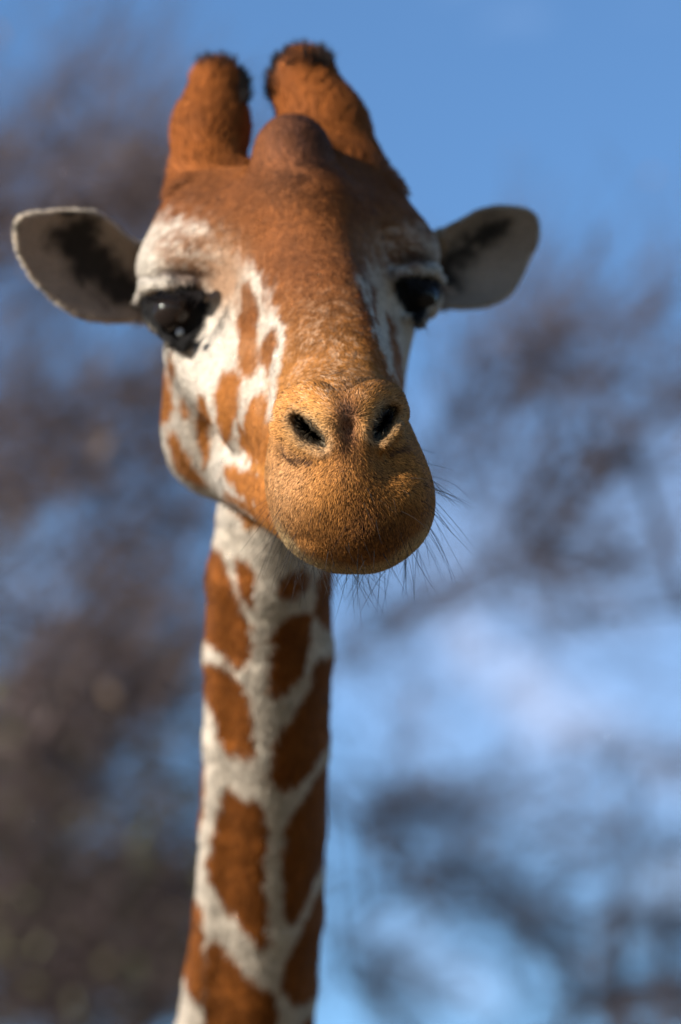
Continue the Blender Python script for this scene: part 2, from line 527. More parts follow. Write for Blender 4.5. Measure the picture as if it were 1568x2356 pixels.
NECK_PATCH = [
    [(466, 1236), (500, 1240), (520, 1285), (540, 1350), (572, 1430), (570, 1515), (545, 1512), (488, 1462), (466, 1440)],
    [(546, 1262), (566, 1275), (583, 1315), (582, 1372), (566, 1360), (551, 1315)],
    [(468, 1506), (505, 1515), (546, 1545), (577, 1620), (584, 1735), (548, 1716), (514, 1706), (494, 1620), (474, 1560)],
    [(518, 1800), (535, 1808), (553, 1832), (596, 1832), (611, 1900), (600, 1930), (614, 1955), (600, 1990), (612, 2100), (610, 2175), (560, 2120), (500, 2040), (478, 1990), (490, 1920), (510, 1850)],
    [(484, 2136), (530, 2190), (560, 2240), (612, 2262), (640, 2300), (620, 2500), (520, 2560), (470, 2500), (472, 2300)],
    [(432, 2100), (456, 2040), (466, 2160), (462, 2280), (448, 2290), (436, 2200), (415, 2240)],
    [(628, 1440), (650, 1415), (716, 1378), (710, 1440), (697, 1520), (665, 1570), (632, 1584), (624, 1560), (628, 1500)],
    [(732, 1500), (790, 1492), (790, 1580), (748, 1685), (702, 1775), (662, 1802), (628, 1790), (634, 1690), (682, 1632), (722, 1560)],
    [(745, 1745), (790, 1730), (770, 1900), (738, 1960), (690, 2085), (665, 2115), (656, 2050), (660, 1880), (702, 1830), (728, 1788)],
    [(752, 2010), (790, 2000), (780, 2150), (715, 2285), (668, 2290), (648, 2230), (702, 2120), (737, 2040)],
    [(640, 1330), (700, 1286), (712, 1300), (694, 1340), (660, 1352)],
    [(730, 1300), (790, 1290), (790, 1400), (745, 1428), (730, 1370)],
    [(670, 2370), (730, 2318), (790, 2300), (780, 2500), (700, 2560)],
    [(480, 1140), (500, 1150), (528, 1172), (520, 1190), (500, 1178)],
    [(455, 1700), (470, 1760), (462, 1900), (430, 1900), (430, 1720)],
    [(700, 2620), (760, 2580), (780, 2800), (690, 2800)],
    [(600, 2640), (620, 2800), (440, 2800), (430, 2660)],
]
FACE_PATCH = [
    [(556, 648), (580, 640), (598, 690), (596, 760), (590, 855), (572, 870), (552, 850), (546, 760)],
    [(602, 762), (642, 735), (652, 775), (632, 820), (618, 858), (598, 825)],
    [(494, 900), (510, 858), (540, 832), (566, 862), (552, 920), (534, 985), (524, 1012), (508, 1008), (494, 950)],
    [(556, 950), (590, 900), (640, 890), (640, 1060), (590, 1058), (556, 1040), (546, 1000)],
    [(452, 905), (468, 893), (482, 930), (489, 1040), (478, 1068), (462, 1030), (450, 950)],
    [(402, 890), (420, 902), (438, 945), (434, 970), (418, 942)],
    [(386, 985), (402, 968), (432, 1025), (452, 1065), (480, 1108), (452, 1108), (414, 1078), (388, 1030)],
    [(512, 1070), (532, 1060), (566, 1076), (640, 1082), (640, 1172), (590, 1158), (540, 1122)],
    [(495, 1104), (520, 1122), (560, 1142), (640, 1170), (640, 1200), (585, 1184), (530, 1150)],
    [(370, 820), (392, 850), (402, 960), (360, 965), (360, 840)],
    [(388, 800), (400, 830), (402, 860), (390, 850)],
    [(812, 650), (838, 690), (862, 780), (905, 880), (935, 960), (960, 1000), (900, 1000), (860, 860), (826, 760), (808, 690)],
    [(884, 700), (900, 716), (917, 800), (930, 900), (908, 868), (892, 780)],
    [(846, 640), (866, 640), (862, 700), (872, 740), (858, 740), (848, 700)],
]
TOP_BROWN = [(340, 60), (900, 60), (920, 430), (1010, 520), (985, 535), (930, 520), (880, 545), (850, 590), (822, 640), (832, 700), (856, 770),
             (886, 840), (925, 900), (950, 960), (1060, 1080), (1060, 1340), (560, 1360), (590, 1000), (622, 880), (622, 850), (652, 790), (656, 740),
             (626, 700), (600, 620), (560, 590), (520, 560), (450, 508), (380, 492), (352, 500), (340, 460)]
EYE_L = [(318, 690), (340, 672), (392, 668), (430, 644), (470, 654), (486, 696), (474, 752), (448, 806), (412, 820), (380, 798), (344, 754), (318, 712)]
EYE_R = [(902, 655), (918, 632), (960, 622), (1000, 630), (1022, 640), (1004, 690), (985, 715), (968, 752), (946, 744), (926, 706), (910, 684)]


def mixc(a, b, t):
    return a * (1 - t[:, None]) + b * t[:, None]


rs = np.random.default_rng(11)
SEEDS = np.stack([rs.uniform(-.5, .4, 420), rs.uniform(3.2, 4.9, 420), rs.uniform(-1.1, .4, 420)], 1)


def coat(p, n, fine=0.0):
    """p, n in (right, distance, up); returns colours and how black-skinned each place is"""
    N = len(p)
    d = p[:, 1]
    u = p[:, 0] / (K * d) + 784.0
    v = 1178.0 - p[:, 2] / (K * d)
    w1 = noise(p, 90, 1) - .5
    w2 = noise(p, 90, 2) - .5
    w3 = noise(p, 420, 3) - .5
    w4 = noise(p, 420, 4) - .5
    uu = (u + w1 * 10 + w3 * 8 + rng.normal(0, 1, N) * fine).astype(np.float32)
    vv = (v + w2 * 10 + w4 * 8 + rng.normal(0, 1, N) * fine * 1.6).astype(np.float32)
    n1 = noise(p, np.array([220, 220, 70]), 5)
    n2 = noise(p, 34, 6)
    n3 = noise(p, 700, 8)
    col = np.tile(CREAM, (N, 1)) * (0.86 + 0.22 * n2)[:, None]
    neck = (v > 1195) & (d > 3.70) | (d > 3.86 + (v < 1150) * 0.3)
    muz = sstep(880, 960, v + w1 * 40) * (d < 3.52)
    # head
    hd = ~neck
    brown = mixc(np.tile(FORE, (N, 1)), np.tile(OCHRE, (N, 1)), sstep(600, 1000, v))
    brown *= (0.80 + 0.42 * n1)[:, None]
    if hd.any():
        tone = (.82 + .36 * noise(p, 26, 41)) * (.90 + .20 * noise(p, 75, 42))
        brown = brown * tone[:, None]
        streak = noise(p, np.array([240, 120, 60]), 43) - .5
        wid = np.where((v > 470) & (v < 720) & (d > 3.5), 24, 8)
        t = sstep(1, -1, (poly_sd(uu, vv, TOP_BROWN) + streak * np.where(d > 3.5, 46, 10)) / wid) * hd
        # hair of the face side is patched, the front is brown; far sides of the muzzle stay brown too
        t = np.where(hd & (d < 3.50) & (v > 865), 1.0, t)
        col = mixc(col, brown, t)
        for q in FACE_PATCH:
            sel = hd & (d > 3.40)
            tt = sstep(4, -6, poly_sd(uu, vv, round_poly(q, 1)) - 1 + streak * 14) * sel
            col = mixc(col, brown * np.array([.80, .70, .62]), tt)
        # brow: cream and brown streaks mixed
        br = np.exp(-(((u - 430) / 85) ** 2 + ((v - 560) / 62) ** 2) * 1.1) + np.exp(-(((u - 925) / 75) ** 2 + ((v - 580) / 55) ** 2) * 1.1)
        st = noise(p, np.array([150, 150, 260]), 9)
        tan_z = np.clip(np.exp(-(((u - 462) / 88) ** 2 + ((v - 585) / 62) ** 2)) * 1.3 + np.exp(-(((u - 520) / 40) ** 2 + ((v - 650) / 60) ** 2)) + np.exp(-(((u - 900) / 75) ** 2 + ((v - 560) / 60) ** 2)) * 1.2, 0, 1)
        col = mixc(col, np.array([.30, .155, .075]) + 0 * col, tan_z * (u > 352) * .85)
        col = mixc(col, brown * 0.9, np.clip(br, 0, 1) * sstep(.40, .62, st) * .85 * hd)
        col = mixc(col, np.tile(CREAM, (N, 1)), np.clip(br, 0, 1) * sstep(.50, .28, st) * .6 * hd)
        # tan wash between the patches of the upper cheek
        ws = np.exp(-(((u - 575) / 42) ** 2 + ((v - 790) / 120) ** 2)) + .8 * np.exp(-(((u - 610) / 50) ** 2 + ((v - 930) / 60) ** 2)) + .5 * np.exp(-(((u - 420) / 60) ** 2 + ((v - 1030) / 110) ** 2))
        col = mixc(col, np.array([.42, .24, .13]) + 0 * col, np.clip(ws, 0, 1) * (d > 3.42) * (.05 + .25 * sstep(.4, .7, noise(p, np.array([110, 110, 50]), 44))))
        # pale flecks on the bridge of the nose
        fl = np.exp(-(((u - 745) / 105) ** 2 + ((v - 830) / 130) ** 2)) * (d < 3.66)
        col = mixc(col, np.array([.52, .33, .20]) + 0 * col, np.clip(fl * 1.3, 0, 1) * sstep(.52, .72, n3 * .6 + n1 * .4) * .75)
        # pale line from the eye to the muzzle
        ln = poly_sd(uu, vv, [(648, 740), (660, 745), (655, 800), (640, 860), (628, 960), (620, 960), (622, 850), (645, 790)])
        col = mixc(col, CREAM + 0 * col, sstep(9, -2, ln) * .85 * (d < 3.62))
        pe = np.exp(-(((u - 655) / 62) ** 2 + ((v - 1110) / 130) ** 2)) * (d < 3.46)  # sunlit side of the muzzle, painted in as a paler peach
        col = mixc(col, np.array([.56, .31, .15]) + 0 * col, np.clip(pe, 0, 1) * (.35 + .5 * n1))
        # dark flecks down the front of the muzzle, rusty septum, ochre nostril surround
        mid = np.exp(-((u - (812 + (v - 1000) * .16)) / 62) ** 2) * sstep(960, 1010, v) * (d < 3.40)
        col = mixc(col, np.array([.13, .045, .018]) + 0 * col, np.clip(mid, 0, 1) * (.18 + sstep(.45, .75, n3) * .55))
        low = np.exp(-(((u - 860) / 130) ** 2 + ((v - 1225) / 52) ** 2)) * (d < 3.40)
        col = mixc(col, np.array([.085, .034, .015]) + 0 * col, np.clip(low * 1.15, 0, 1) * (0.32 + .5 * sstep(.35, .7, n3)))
        sep = np.exp(-(((u - 800) / 30) ** 2 + ((v - 970) / 55) ** 2)) * (d < 3.40)
        col = mixc(col, np.array([.20, .085, .055]) + 0 * col, np.clip(sep * .8, 0, 1))
        for cx, cy, rx, ry in ((712, 985, 66, 58), (885, 975, 60, 60)):
            g = np.exp(-(((u - cx) / rx) ** 2 + ((v - cy) / ry) ** 2) ** 2) * (d < 3.42)
            col = mixc(col, np.array([.40, .21, .065]) + 0 * col, g * .7)
        for q in (NOS_L, NOS_R):
            sd = poly_sd(uu, vv, q)
            col = mixc(col, np.array([.36, .27, .17]) + 0 * col, sstep(26, 4, sd) * (d < 3.45) * .45)
            col = mixc(col, BLACK * .6 + 0 * col, sstep(4, -3, sd) * (d < 3.45))
        # pale lip fringe with ground-bounce light painted into it; bare greyish lower lip
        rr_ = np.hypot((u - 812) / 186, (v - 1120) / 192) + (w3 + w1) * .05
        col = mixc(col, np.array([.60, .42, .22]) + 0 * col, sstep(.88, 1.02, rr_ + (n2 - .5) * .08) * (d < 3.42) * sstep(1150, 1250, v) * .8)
        # creases
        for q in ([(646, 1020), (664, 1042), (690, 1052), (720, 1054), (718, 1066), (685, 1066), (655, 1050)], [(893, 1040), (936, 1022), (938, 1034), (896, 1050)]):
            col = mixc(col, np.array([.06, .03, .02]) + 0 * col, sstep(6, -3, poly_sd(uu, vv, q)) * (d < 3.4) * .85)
        # median bump: darker, greyed crown
        b = np.exp(-(((u - 690) / 90) ** 2 + ((v - 310) / 80) ** 2)) * (d < 3.70)
        col = mixc(col, np.array([.10, .042, .026]) + 0 * col, np.clip(b, 0, 1) * (.35 + .7 * n1))
        # horns: richer orange, black tips
        hn = sstep(430, 360, v) * (d > 3.70)
        col = mixc(col, np.array([.24, .070, .013]) * (.75 + .5 * n1)[:, None], hn)
        for cx, cy, rx, ry in ((492, 118, 56, 36), (570, 178, 28, 74), (690, 92, 76, 32), (624, 156, 30, 66)):
            g = np.exp(-(((u - cx) / rx) ** 2 + ((v - cy) / ry) ** 2) ** 2) * (d > 3.70)
            col = mixc(col, BLACK * 1.8 + 0 * col, np.clip(g * 1.3, 0, 1) * sstep(.2, .45, n1 + .2))
        # pale side of the brow by the ear
        g = np.exp(-(((u - 330) / 34) ** 2 + ((v - 610) / 60) ** 2) ** 2) + np.exp(-(((u - 362) / 45) ** 2 + ((v - 642) / 20) ** 2) ** 2)
        g = g + np.exp(-(((u - 1000) / 26) ** 2 + ((v - 618) / 26) ** 2) ** 2)
        col = mixc(col, CREAM + 0 * col, np.clip(g, 0, 1) * hd * (d < 3.78))
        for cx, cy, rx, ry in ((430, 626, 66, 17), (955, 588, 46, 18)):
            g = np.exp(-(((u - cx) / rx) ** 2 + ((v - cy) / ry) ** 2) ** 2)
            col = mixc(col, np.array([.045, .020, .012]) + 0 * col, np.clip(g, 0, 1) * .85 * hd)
    # black skin round the eyes
    blk = np.zeros(N)
    for q in (EYE_L, EYE_R):
        blk = np.maximum(blk, sstep(5, -6, poly_sd(uu, vv, round_poly(q, 1))) * hd * (d < 3.76))
    col = mixc(col, BLACK + 0 * col, blk)
    fr = np.exp(-(((u - 470) / 26) ** 2 + ((v - 760) / 50) ** 2) ** 2) * hd * (d < 3.76)
    col = mixc(col, np.array([.03, .027, .02]) + 0 * col, fr * sstep(.45, .7, n3) * .5)
    # neck
    if neck.any():
        nc = np.tile(CREAM * np.array([.97, .95, .92]), (N, 1)) * (.84 + .25 * n2)[:, None]
        nb = np.tile(NBROWN, (N, 1)) * ((.80 + .3 * n1) * (.78 + .5 * noise(p, np.array([60, 60, 22]), 47)))[:, None]
        un, vn = (u + w1 * 6 + w3 * 3).astype(np.float32), (v + w2 * 10 + w4 * 3).astype(np.float32)
        for q in NECK_PATCH:
            tt = sstep(4, -4, poly_sd(un, vn, round_poly(q, 1)) - 7)
            nc = mixc(nc, nb, tt)
        back = sstep(0.12, 0.25, n[:, 1]) * neck
        if back.any():
            q = p + (noise(p, 12, 21) - .5)[:, None] * .04
            k = np.where(back > 0)[0]
            f1 = np.full(len(k), 9.0); f2 = np.full(len(k), 9.0)
            for s in SEEDS:
                dd = np.sqrt((((q[k] - s) * np.array([1.3, 1.3, .8])) ** 2).sum(1))
                f2 = np.where(dd < f1, f1, np.minimum(f2, dd)); f1 = np.minimum(f1, dd)
            pc = sstep(.010, .018, f2 - f1)
            nc[k] = mixc(nc[k], mixc(CREAM + 0 * nc[k], nb[k], pc), back[k])
        col = np.where(neck[:, None], nc, col)
    # ears: grey-brown lining, black streak, pale rim; fawn outside
    for poly, side in ((EAR_L, -1), (EAR_R, 1)):
        ue, ve = u, v
        ins = ((u < 312) & (v < 800)) | ((u < 345) & (v < 800) & (d > 3.75)) if side < 0 else ((u > 1022) & (v < 800)) | ((u > 985) & (d > 3.765) & (v < 800) & (v > 500))
        if not ins.any():
            continue
        sd = poly_sd(ue.astype(np.float32), ve.astype(np.float32), poly)
        lin = np.tile(EARIN, (N, 1)) * (.8 + .4 * n2)[:, None]
        if side < 0:
            dark = [(108, 545), (165, 510), (212, 492), (222, 520), (215, 550), (245, 570), (300, 640), (345, 650), (345, 700), (290, 705), (240, 680), (235, 655), (190, 650), (160, 628), (175, 600), (150, 580)]
            edge = [(95, 690), (150, 742), (150, 725), (120, 690), (105, 668), (90, 660)]
            dots = [(160, 492, 22, 6), (40, 520, 7, 16)]
        else:
            dark = [(1000, 610), (1060, 560), (1100, 525), (1130, 512), (1180, 515), (1140, 548), (1080, 570), (1100, 590), (1060, 610), (1040, 622), (1060, 640), (1040, 660), (1000, 660)]
            edge = [(1186, 660), (1206, 620), (1212, 630), (1194, 668)]
            dots = []
        td = .93 * sstep(34, -18, poly_sd((ue + w1 * 26).astype(np.float32), (ve + w2 * 26).astype(np.float32), round_poly(dark, 2)) + (noise(p, np.array([260, 260, 90]), 51) - .5) * 22)
        lin = mixc(lin, BLACK * .8 + 0 * lin, td)
        lin = mixc(lin, BLACK * 1.5 + 0 * lin, sstep(6, -3, poly_sd(ue.astype(np.float32), ve.astype(np.float32), edge)))
        for dx, dy, rx, ry in dots:
            lin = mixc(lin, BLACK * 2 + 0 * lin, np.exp(-(((ue - dx) / rx) ** 2 + ((ve - dy) / ry) ** 2) ** 2))
        rim = sstep(-15, -4, sd + w1 * 8)
        lin = mixc(lin, np.array([.50, .43, .34]) + 0 * lin, rim)
        bk = sstep(0.0, .4, n[:, 1])
        lin = mixc(lin, np.array([.42, .30, .19]) + 0 * lin, bk)
        col = np.where(ins[:, None], lin, col)
    return np.clip(col, 0.004, 0.8), blk, u, v, neck


# ------------------------------------------------------------------ giraffe mesh
H = 0.0033
V, Q = surface_nets(full_sdf, (-0.36, 3.17, -0.98), (0.26, 4.75, 0.50), H)
# drop stray shells, if any, by keeping everything (one surface); cut the neck open only below the frame
Nn = grad_normals(full_sdf, V)
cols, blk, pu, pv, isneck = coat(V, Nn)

giraffe = bpy.data.objects.new('giraffe', None)
C.objects.link(giraffe)
giraffe['label'] = 'reticulated giraffe facing the camera, tawny muzzle close up, patched neck against the sky'
giraffe['category'] = 'giraffe'

m_skin, nt, b = new_mat('short_coat')
a = nt.nodes.new('ShaderNodeAttribute'); a.attribute_name = 'coat'
b.inputs['Roughness'].default_value = 0.85
b.inputs['Specular IOR Level'].default_value = 0.15
nz = nt.nodes.new('ShaderNodeTexNoise'); nz.inputs['Scale'].default_value = 380; nz.inputs['Detail'].default_value = 3
bp = nt.nodes.new('ShaderNodeBump'); bp.inputs['Strength'].default_value = 0.5; bp.inputs['Distance'].default_value = 0.002
nt.links.new(nz.outputs['Fac'], bp.inputs['Height'])
nt.links.new(bp.outputs['Normal'], b.inputs['Normal'])
hs = nt.nodes.new('ShaderNodeHueSaturation')
hs.inputs['Value'].default_value = 0.8
nt.links.new(a.outputs['Color'], hs.inputs['Color'])
nt.links.new(hs.outputs['Color'], b.inputs['Base Color'])

# coarse rest of the animal, out of frame: lower neck, trunk, legs, tail
B0 = to_world(NP[-2])[0]
B1 = to_world(NP[-1])[0]
WITH = np.array([-0.26, 5.15, 2.75])


def body_sdf(p):
    f = cone(p, B0, B1, NR[-2] * .93, NR[-1] * .97)
    f = smin(f, cone(p, B1, WITH + np.array([0, -.12, -.2]), NR[-1] * .97, 0.27), 0.06)
    f = smin(f, ell(p, WITH + np.array([0, .22, -.38]), (.33, .52, .50)), .15)
    f = smin(f, ell(p, WITH + np.array([0, .85, -.55]), (.34, .60, .42)), .15)
    f = smin(f, ell(p, WITH + np.array([0, 1.25, -.60]), (.28, .36, .38)), .12)
    for sx in (-1, 1):
        for y0, ky, hz in ((.05, 0.02, .0), (1.32, -.10, .0)):
            hip = WITH + np.array([sx * .19, y0, -.85])
            knee = np.array([WITH[0] + sx * .17, WITH[1] + y0 + ky, 0.95])
            fet = np.array([WITH[0] + sx * .17, WITH[1] + y0 + .02, 0.30])
            f = smin(f, cone(p, hip, knee, .15, .070), .08)
            f = smin(f, cone(p, knee, fet, .066, .045), .03)
            f = smin(f, cone(p, fet, fet + np.array([0, -.05, -.24]), .048, .075), .03)
    f = smin(f, cone(p, WITH + np.array([0, 1.58, -.45]), WITH + np.array([0, 1.72, -1.3]), .05, .02), .05)
    f = smin(f, cone(p, WITH + np.array([0, 1.72, -1.3]), WITH + np.array([0, 1.70, -1.75]), .03, .05), .02)
    return f


BV, BQ = surface_nets(body_sdf, (-0.75, 3.9, -0.1), (0.25, 7.1, 3.5), 0.026, block=16)
bn = grad_normals(body_sdf, BV, 0.01)
sd2 = np.stack([rs.uniform(-.8, .3, 260), rs.uniform(4.0, 7.2, 260), rs.uniform(0, 3.4, 260)], 1)
f1 = np.full(len(BV), 9.0); f2 = np.full(len(BV), 9.0)
for s in sd2:
    dd = np.sqrt(((BV - s) ** 2).sum(1))
    f2 = np.where(dd < f1, f1, np.minimum(f2, dd)); f1 = np.minimum(f1, dd)
bc = mixc(np.tile(CREAM, (len(BV), 1)), np.tile(NBROWN, (len(BV), 1)), sstep(.015, .04, f2 - f1) * sstep(.5, 1.0, BV[:, 2]))

WV = to_world(V)
WN = vec_world(Nn)
allV = np.concatenate([WV, BV])
allQ = np.concatenate([Q, BQ + len(V)])
body = mesh_obj('body', allV, allQ, m_skin, giraffe)
at = body.data.color_attributes.new('coat', 'FLOAT_COLOR', 'POINT')
cc = np.ones((len(allV), 4), dtype=np.float32)
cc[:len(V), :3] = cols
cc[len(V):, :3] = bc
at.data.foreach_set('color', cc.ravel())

# ------------------------------------------------------------------ fur
m_fur, nt, b = new_mat('fur_strands')
a = nt.nodes.new('ShaderNodeAttribute'); a.attribute_name = 'coat'
an = nt.nodes.new('ShaderNodeAttribute'); an.attribute_name = 'lie'
b.inputs['Roughness'].default_value = 0.75
b.inputs['Specular IOR Level'].default_value = 0.2
nt.links.new(a.outputs['Color'], b.inputs['Base Color'])
nt.links.new(an.outputs['Vector'], b.inputs['Normal'])
hb = nt.nodes.new('ShaderNodeBsdfHair')
hb.component = 'Reflection'
hb.inputs['RoughnessU'].default_value = 0.25
hb.inputs['RoughnessV'].default_value = 0.6
nt.links.new(a.outputs['Color'], hb.inputs['Color'])
ms = nt.nodes.new('ShaderNodeMixShader'); ms.inputs[0].default_value = 0.18
nt.links.new(b.outputs[0], ms.inputs[1])
nt.links.new(hb.outputs[0], ms.inputs[2])
nt.links.new(ms.outputs[0], nt.nodes['Material Output'].inputs['Surface'])

m_wh, nt, b = new_mat('black_hair')
b.inputs['Base Color'].default_value = (0.012, 0.010, 0.010, 1)
b.inputs['Roughness'].default_value = 0.55
b.inputs['Specular IOR Level'].default_value = 0.15


def strands(name, pts, rad, mat, parent, col=None, lie=None):
    """pts (n, k, 3) world; rad (n, k)"""
    n, k, _ = pts.shape
    cu = bpy.data.hair_curves.new(name)
    cu.add_curves([k] * n)
    cu.position_data.foreach_set('vector', pts.astype(np.float32).ravel())
    r = cu.attributes.get('radius') or cu.attributes.new('radius', 'FLOAT', 'POINT')
    r.data.foreach_set('value', rad.astype(np.float32).ravel())
    if col is not None:
        c = cu.attributes.new('coat', 'FLOAT_COLOR', 'CURVE')
        cc = np.ones((n, 4), dtype=np.float32); cc[:, :3] = col
        c.data.foreach_set('color', cc.ravel())
        l = cu.attributes.new('lie', 'FLOAT_VECTOR', 'CURVE')
        l.data.foreach_set('vector', lie.astype(np.float32).ravel())
    cu.materials.append(mat)
    o = bpy.data.objects.new(name, cu)
    C.objects.link(o)
    o.parent = parent
    return o


# triangles of the fine mesh
T = np.concatenate([Q[:, [0, 1, 2]], Q[:, [0, 2, 3]]])
A, Bv, Cv = V[T[:, 0]], V[T[:, 1]], V[T[:, 2]]
area = np.linalg.norm(np.cross(Bv - A, Cv - A), axis=1) / 2
cen = (A + Bv + Cv) / 3
cu_, cv_ = cen[:, 0] / (K * cen[:, 1]) + 784, 1178 - cen[:, 2] / (K * cen[:, 1])
tn = Nn[T].mean(1)
view = cen / np.linalg.norm(cen, axis=1, keepdims=True)
facing = -(tn * view).sum(1)
dep = cen[:, 1]
dens = np.where(dep < 3.45, 2.0e6, np.where(dep < 3.86, 0.9e6, 0.42e6))
dens = dens * np.where(facing > -.15, 1, np.where(facing > -.6, .25, .04))
dens = dens * (cv_ < 2480)
dens *= 1 - .9 * blk[T].mean(1)
# none inside the nostrils
inn = np.zeros(len(T))
for q in (NOS_L, NOS_R):
    inn = np.maximum(inn, (poly_sd(cu_.astype(np.float32), cv_.astype(np.float32), q) < -2) * (dep < 3.46))
dens *= 1 - inn
n_exp = area * dens
cnt = rng.poisson(n_exp)
ti = np.repeat(np.arange(len(T)), cnt)
r1 = np.sqrt(rng.random(len(ti))); r2 = rng.random(len(ti))
wts = np.stack([1 - r1, r1 * (1 - r2), r1 * r2], 1)
root = (V[T[ti]] * wts[:, :, None]).sum(1)
nrm = (Nn[T[ti]] * wts[:, :, None]).sum(1)
nrm /= np.linalg.norm(nrm, axis=1, keepdims=True)
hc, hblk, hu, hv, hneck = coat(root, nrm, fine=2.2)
N = len(root)
hd_ = root[:, 1]
# combing direction, in (right, distance, up)
flow = np.tile(np.array([0.0, 0.25, -1.0]), (N, 1))
mz = (hd_ < 3.47) & (hv > 870)
rad_ = np.stack([(hu - 815) / 130, 0 * hu, -(hv - 1000) / 130], 1)
flow = np.where(mz[:, None], rad_ + np.array([0, 0.2, -.35]), flow)
br_ = (hd_ < 3.66) & (~mz)
flow = np.where(br_[:, None], np.stack([(hu - 740) / 500, 0 * hu + .1, -1 + 0 * hu], 1), flow)
horn = (hd_ > 3.70) & (hv < 430)
bump = (hd_ <= 3.70) & (hv < 470)
earm = ((hu < 312) | (hu > 1022)) & (hv < 800)
flow = np.where(earm[:, None], np.stack([np.where(hu < 700, -1, 1), 0 * hu, 0 * hu + .3], 1), flow)
cheek = (~hneck) & (~mz) & (~br_) & (~horn) & (~bump) & (~earm)
flow = np.where(cheek[:, None], np.stack([np.where(hu < 700, -.35, .35), 0 * hu + .5, -1 + 0 * hu], 1), flow)
hw = (sstep(450, 330, hv) * (~earm))[:, None]
flow = flow / np.linalg.norm(flow, axis=1, keepdims=True)
flow = flow * (1 - hw) + np.where((hd_ > 3.70)[:, None], np.array([0, 0.1, 1.0]), np.stack([(hu - 680) / 120, 0 * hu + .2, 0 * hu + .75], 1)) * hw
clump = np.stack([noise(root, 160, 31), noise(root, 160, 32), noise(root, 160, 33)], 1) - .5
flow = flow / np.linalg.norm(flow, axis=1, keepdims=True) + clump * np.where(mz, .45, np.where(horn, 1.5, .9))[:, None] + rng.normal(0, .16, (N, 3))
tan = flow - (flow * nrm).sum(1)[:, None] * nrm
tan /= np.maximum(np.linalg.norm(tan, axis=1, keepdims=True), 1e-6)
L = np.full(N, .0085)
L = np.where(mz, .0034, L)
L = np.where(br_, .0060, L)
L = np.where(bump, .0060 + .0025 * sstep(470, 360, hv), L)
L = np.where(horn, .0140 + .006 * sstep(260, 110, hv), L)
L = np.where(hneck, .0140, L)
L = np.where(earm, .0045, L)
L = np.where(cheek & (hv > 1040), .0130, L)
L *= rng.uniform(.65, 1.25, N)
lift = np.where(mz, .75, np.where(horn, .55, np.where(hneck, .20, .28)))
lift = lift * rng.uniform(.6, 1.4, N)
ss = np.array([0, .35, .7, 1.0])
pts = np.empty((N, 4, 3))
for k, s in enumerate(ss):
    droop = tan * (s * (1 - .15 * s))[..., None] if False else tan * s
    pts[:, k] = root - nrm * .0006 + (droop + nrm * (lift * (s - .42 * s * s))[:, None]) * L[:, None]
r0 = np.where(mz, .00019, np.where(hneck, .00046, .00027))
rads = r0[:, None] * np.array([1.0, .95, .7, .18])[None, :]
var = rng.lognormal(0, .24, N)
dk = rng.random(N)
drk = .14 + .16 * np.exp(-(((hu - 850) / 110) ** 2 + ((hv - 1160) / 120) ** 2))
var = np.where(mz & (dk < drk), .16, var)
var = np.where(mz & (dk > .92), 1.75, var)
bd = np.exp(-(((hu - 700) / 90) ** 2 + ((hv - 330) / 110) ** 2)) * (hd_ <= 3.70)
var = np.where(dk < bd * .30, var * .40, var)
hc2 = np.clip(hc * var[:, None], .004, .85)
lie = vec_world(nrm * 1.0 + tan * .25 + rng.normal(0, .12, (N, 3)))
lie /= np.linalg.norm(lie, axis=1, keepdims=True)
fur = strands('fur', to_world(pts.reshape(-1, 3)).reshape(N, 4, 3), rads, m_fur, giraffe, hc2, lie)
fur['kind'] = 'stuff'
print('fur strands', N, 'body verts', len(V))


# ------------------------------------------------------------------ eyes
def ball(name, c, r, mat, parent, scale=(1, 1, 1)):
    vs_, fs = [], []
    nu, nv = 32, 20
    for j in range(nv + 1):
        th = math.pi * j / nv
        for i in range(nu):
            ph = 2 * math.pi * i / nu
            vs_.append((c[0] + r * scale[0] * math.sin(th) * math.cos(ph), c[1] + r * scale[1] * math.sin(th) * math.sin(ph), c[2] + r * scale[2] * math.cos(th)))
    for j in range(nv):
        for i in range(nu):
            fs.append((j * nu + i, j * nu + (i + 1) % nu, (j + 1) * nu + (i + 1) % nu, (j + 1) * nu + i))
    return mesh_obj(name, to_world(np.array(vs_)), fs, mat, parent)


m_eye, nt, b = new_mat('dark_wet_eye')
b.inputs['Base Color'].default_value = (0.010, 0.007, 0.006, 1)
b.inputs['Roughness'].default_value = 0.04
b.inputs['Specular IOR Level'].default_value = 0.22
m_wet, nt, b = new_mat('tear_film')
b.inputs['Base Color'].default_value = (0.02, 0.02, 0.02, 1)
b.inputs['Roughness'].default_value = 0.02
ball('eye', P(396, 716, 3.656), R(49, 3.65), m_eye, giraffe)
ball('eye', P(968, 682, 3.668), R(42, 3.66), m_eye, giraffe)
tp = P(414, 764, 3.617)
hv_ = s_cam - tp / np.linalg.norm(tp)
hv_ /= np.linalg.norm(hv_)
t_o = ball('tear', (0, 0, 0), 1.0, m_wet, giraffe)
e1 = np.cross(hv_, [0, 0, 1.0]); e1 /= np.linalg.norm(e1)
e2 = np.cross(hv_, e1)
co = np.array([v_.co[:] for v_ in t_o.data.vertices])
lc = np.stack([(co - CAM) @ np.array([1.0, 0, 0]), (co - CAM) @ FWD, (co - CAM) @ UPV], 1)
lc = tp + lc[:, 0:1] * e1 * .0045 + lc[:, 1:2] * e2 * .0045 + lc[:, 2:3] * hv_ * .0009
t_o.data.vertices.foreach_set('co', to_world(lc).astype(np.float32).ravel())
t_o.data.update()


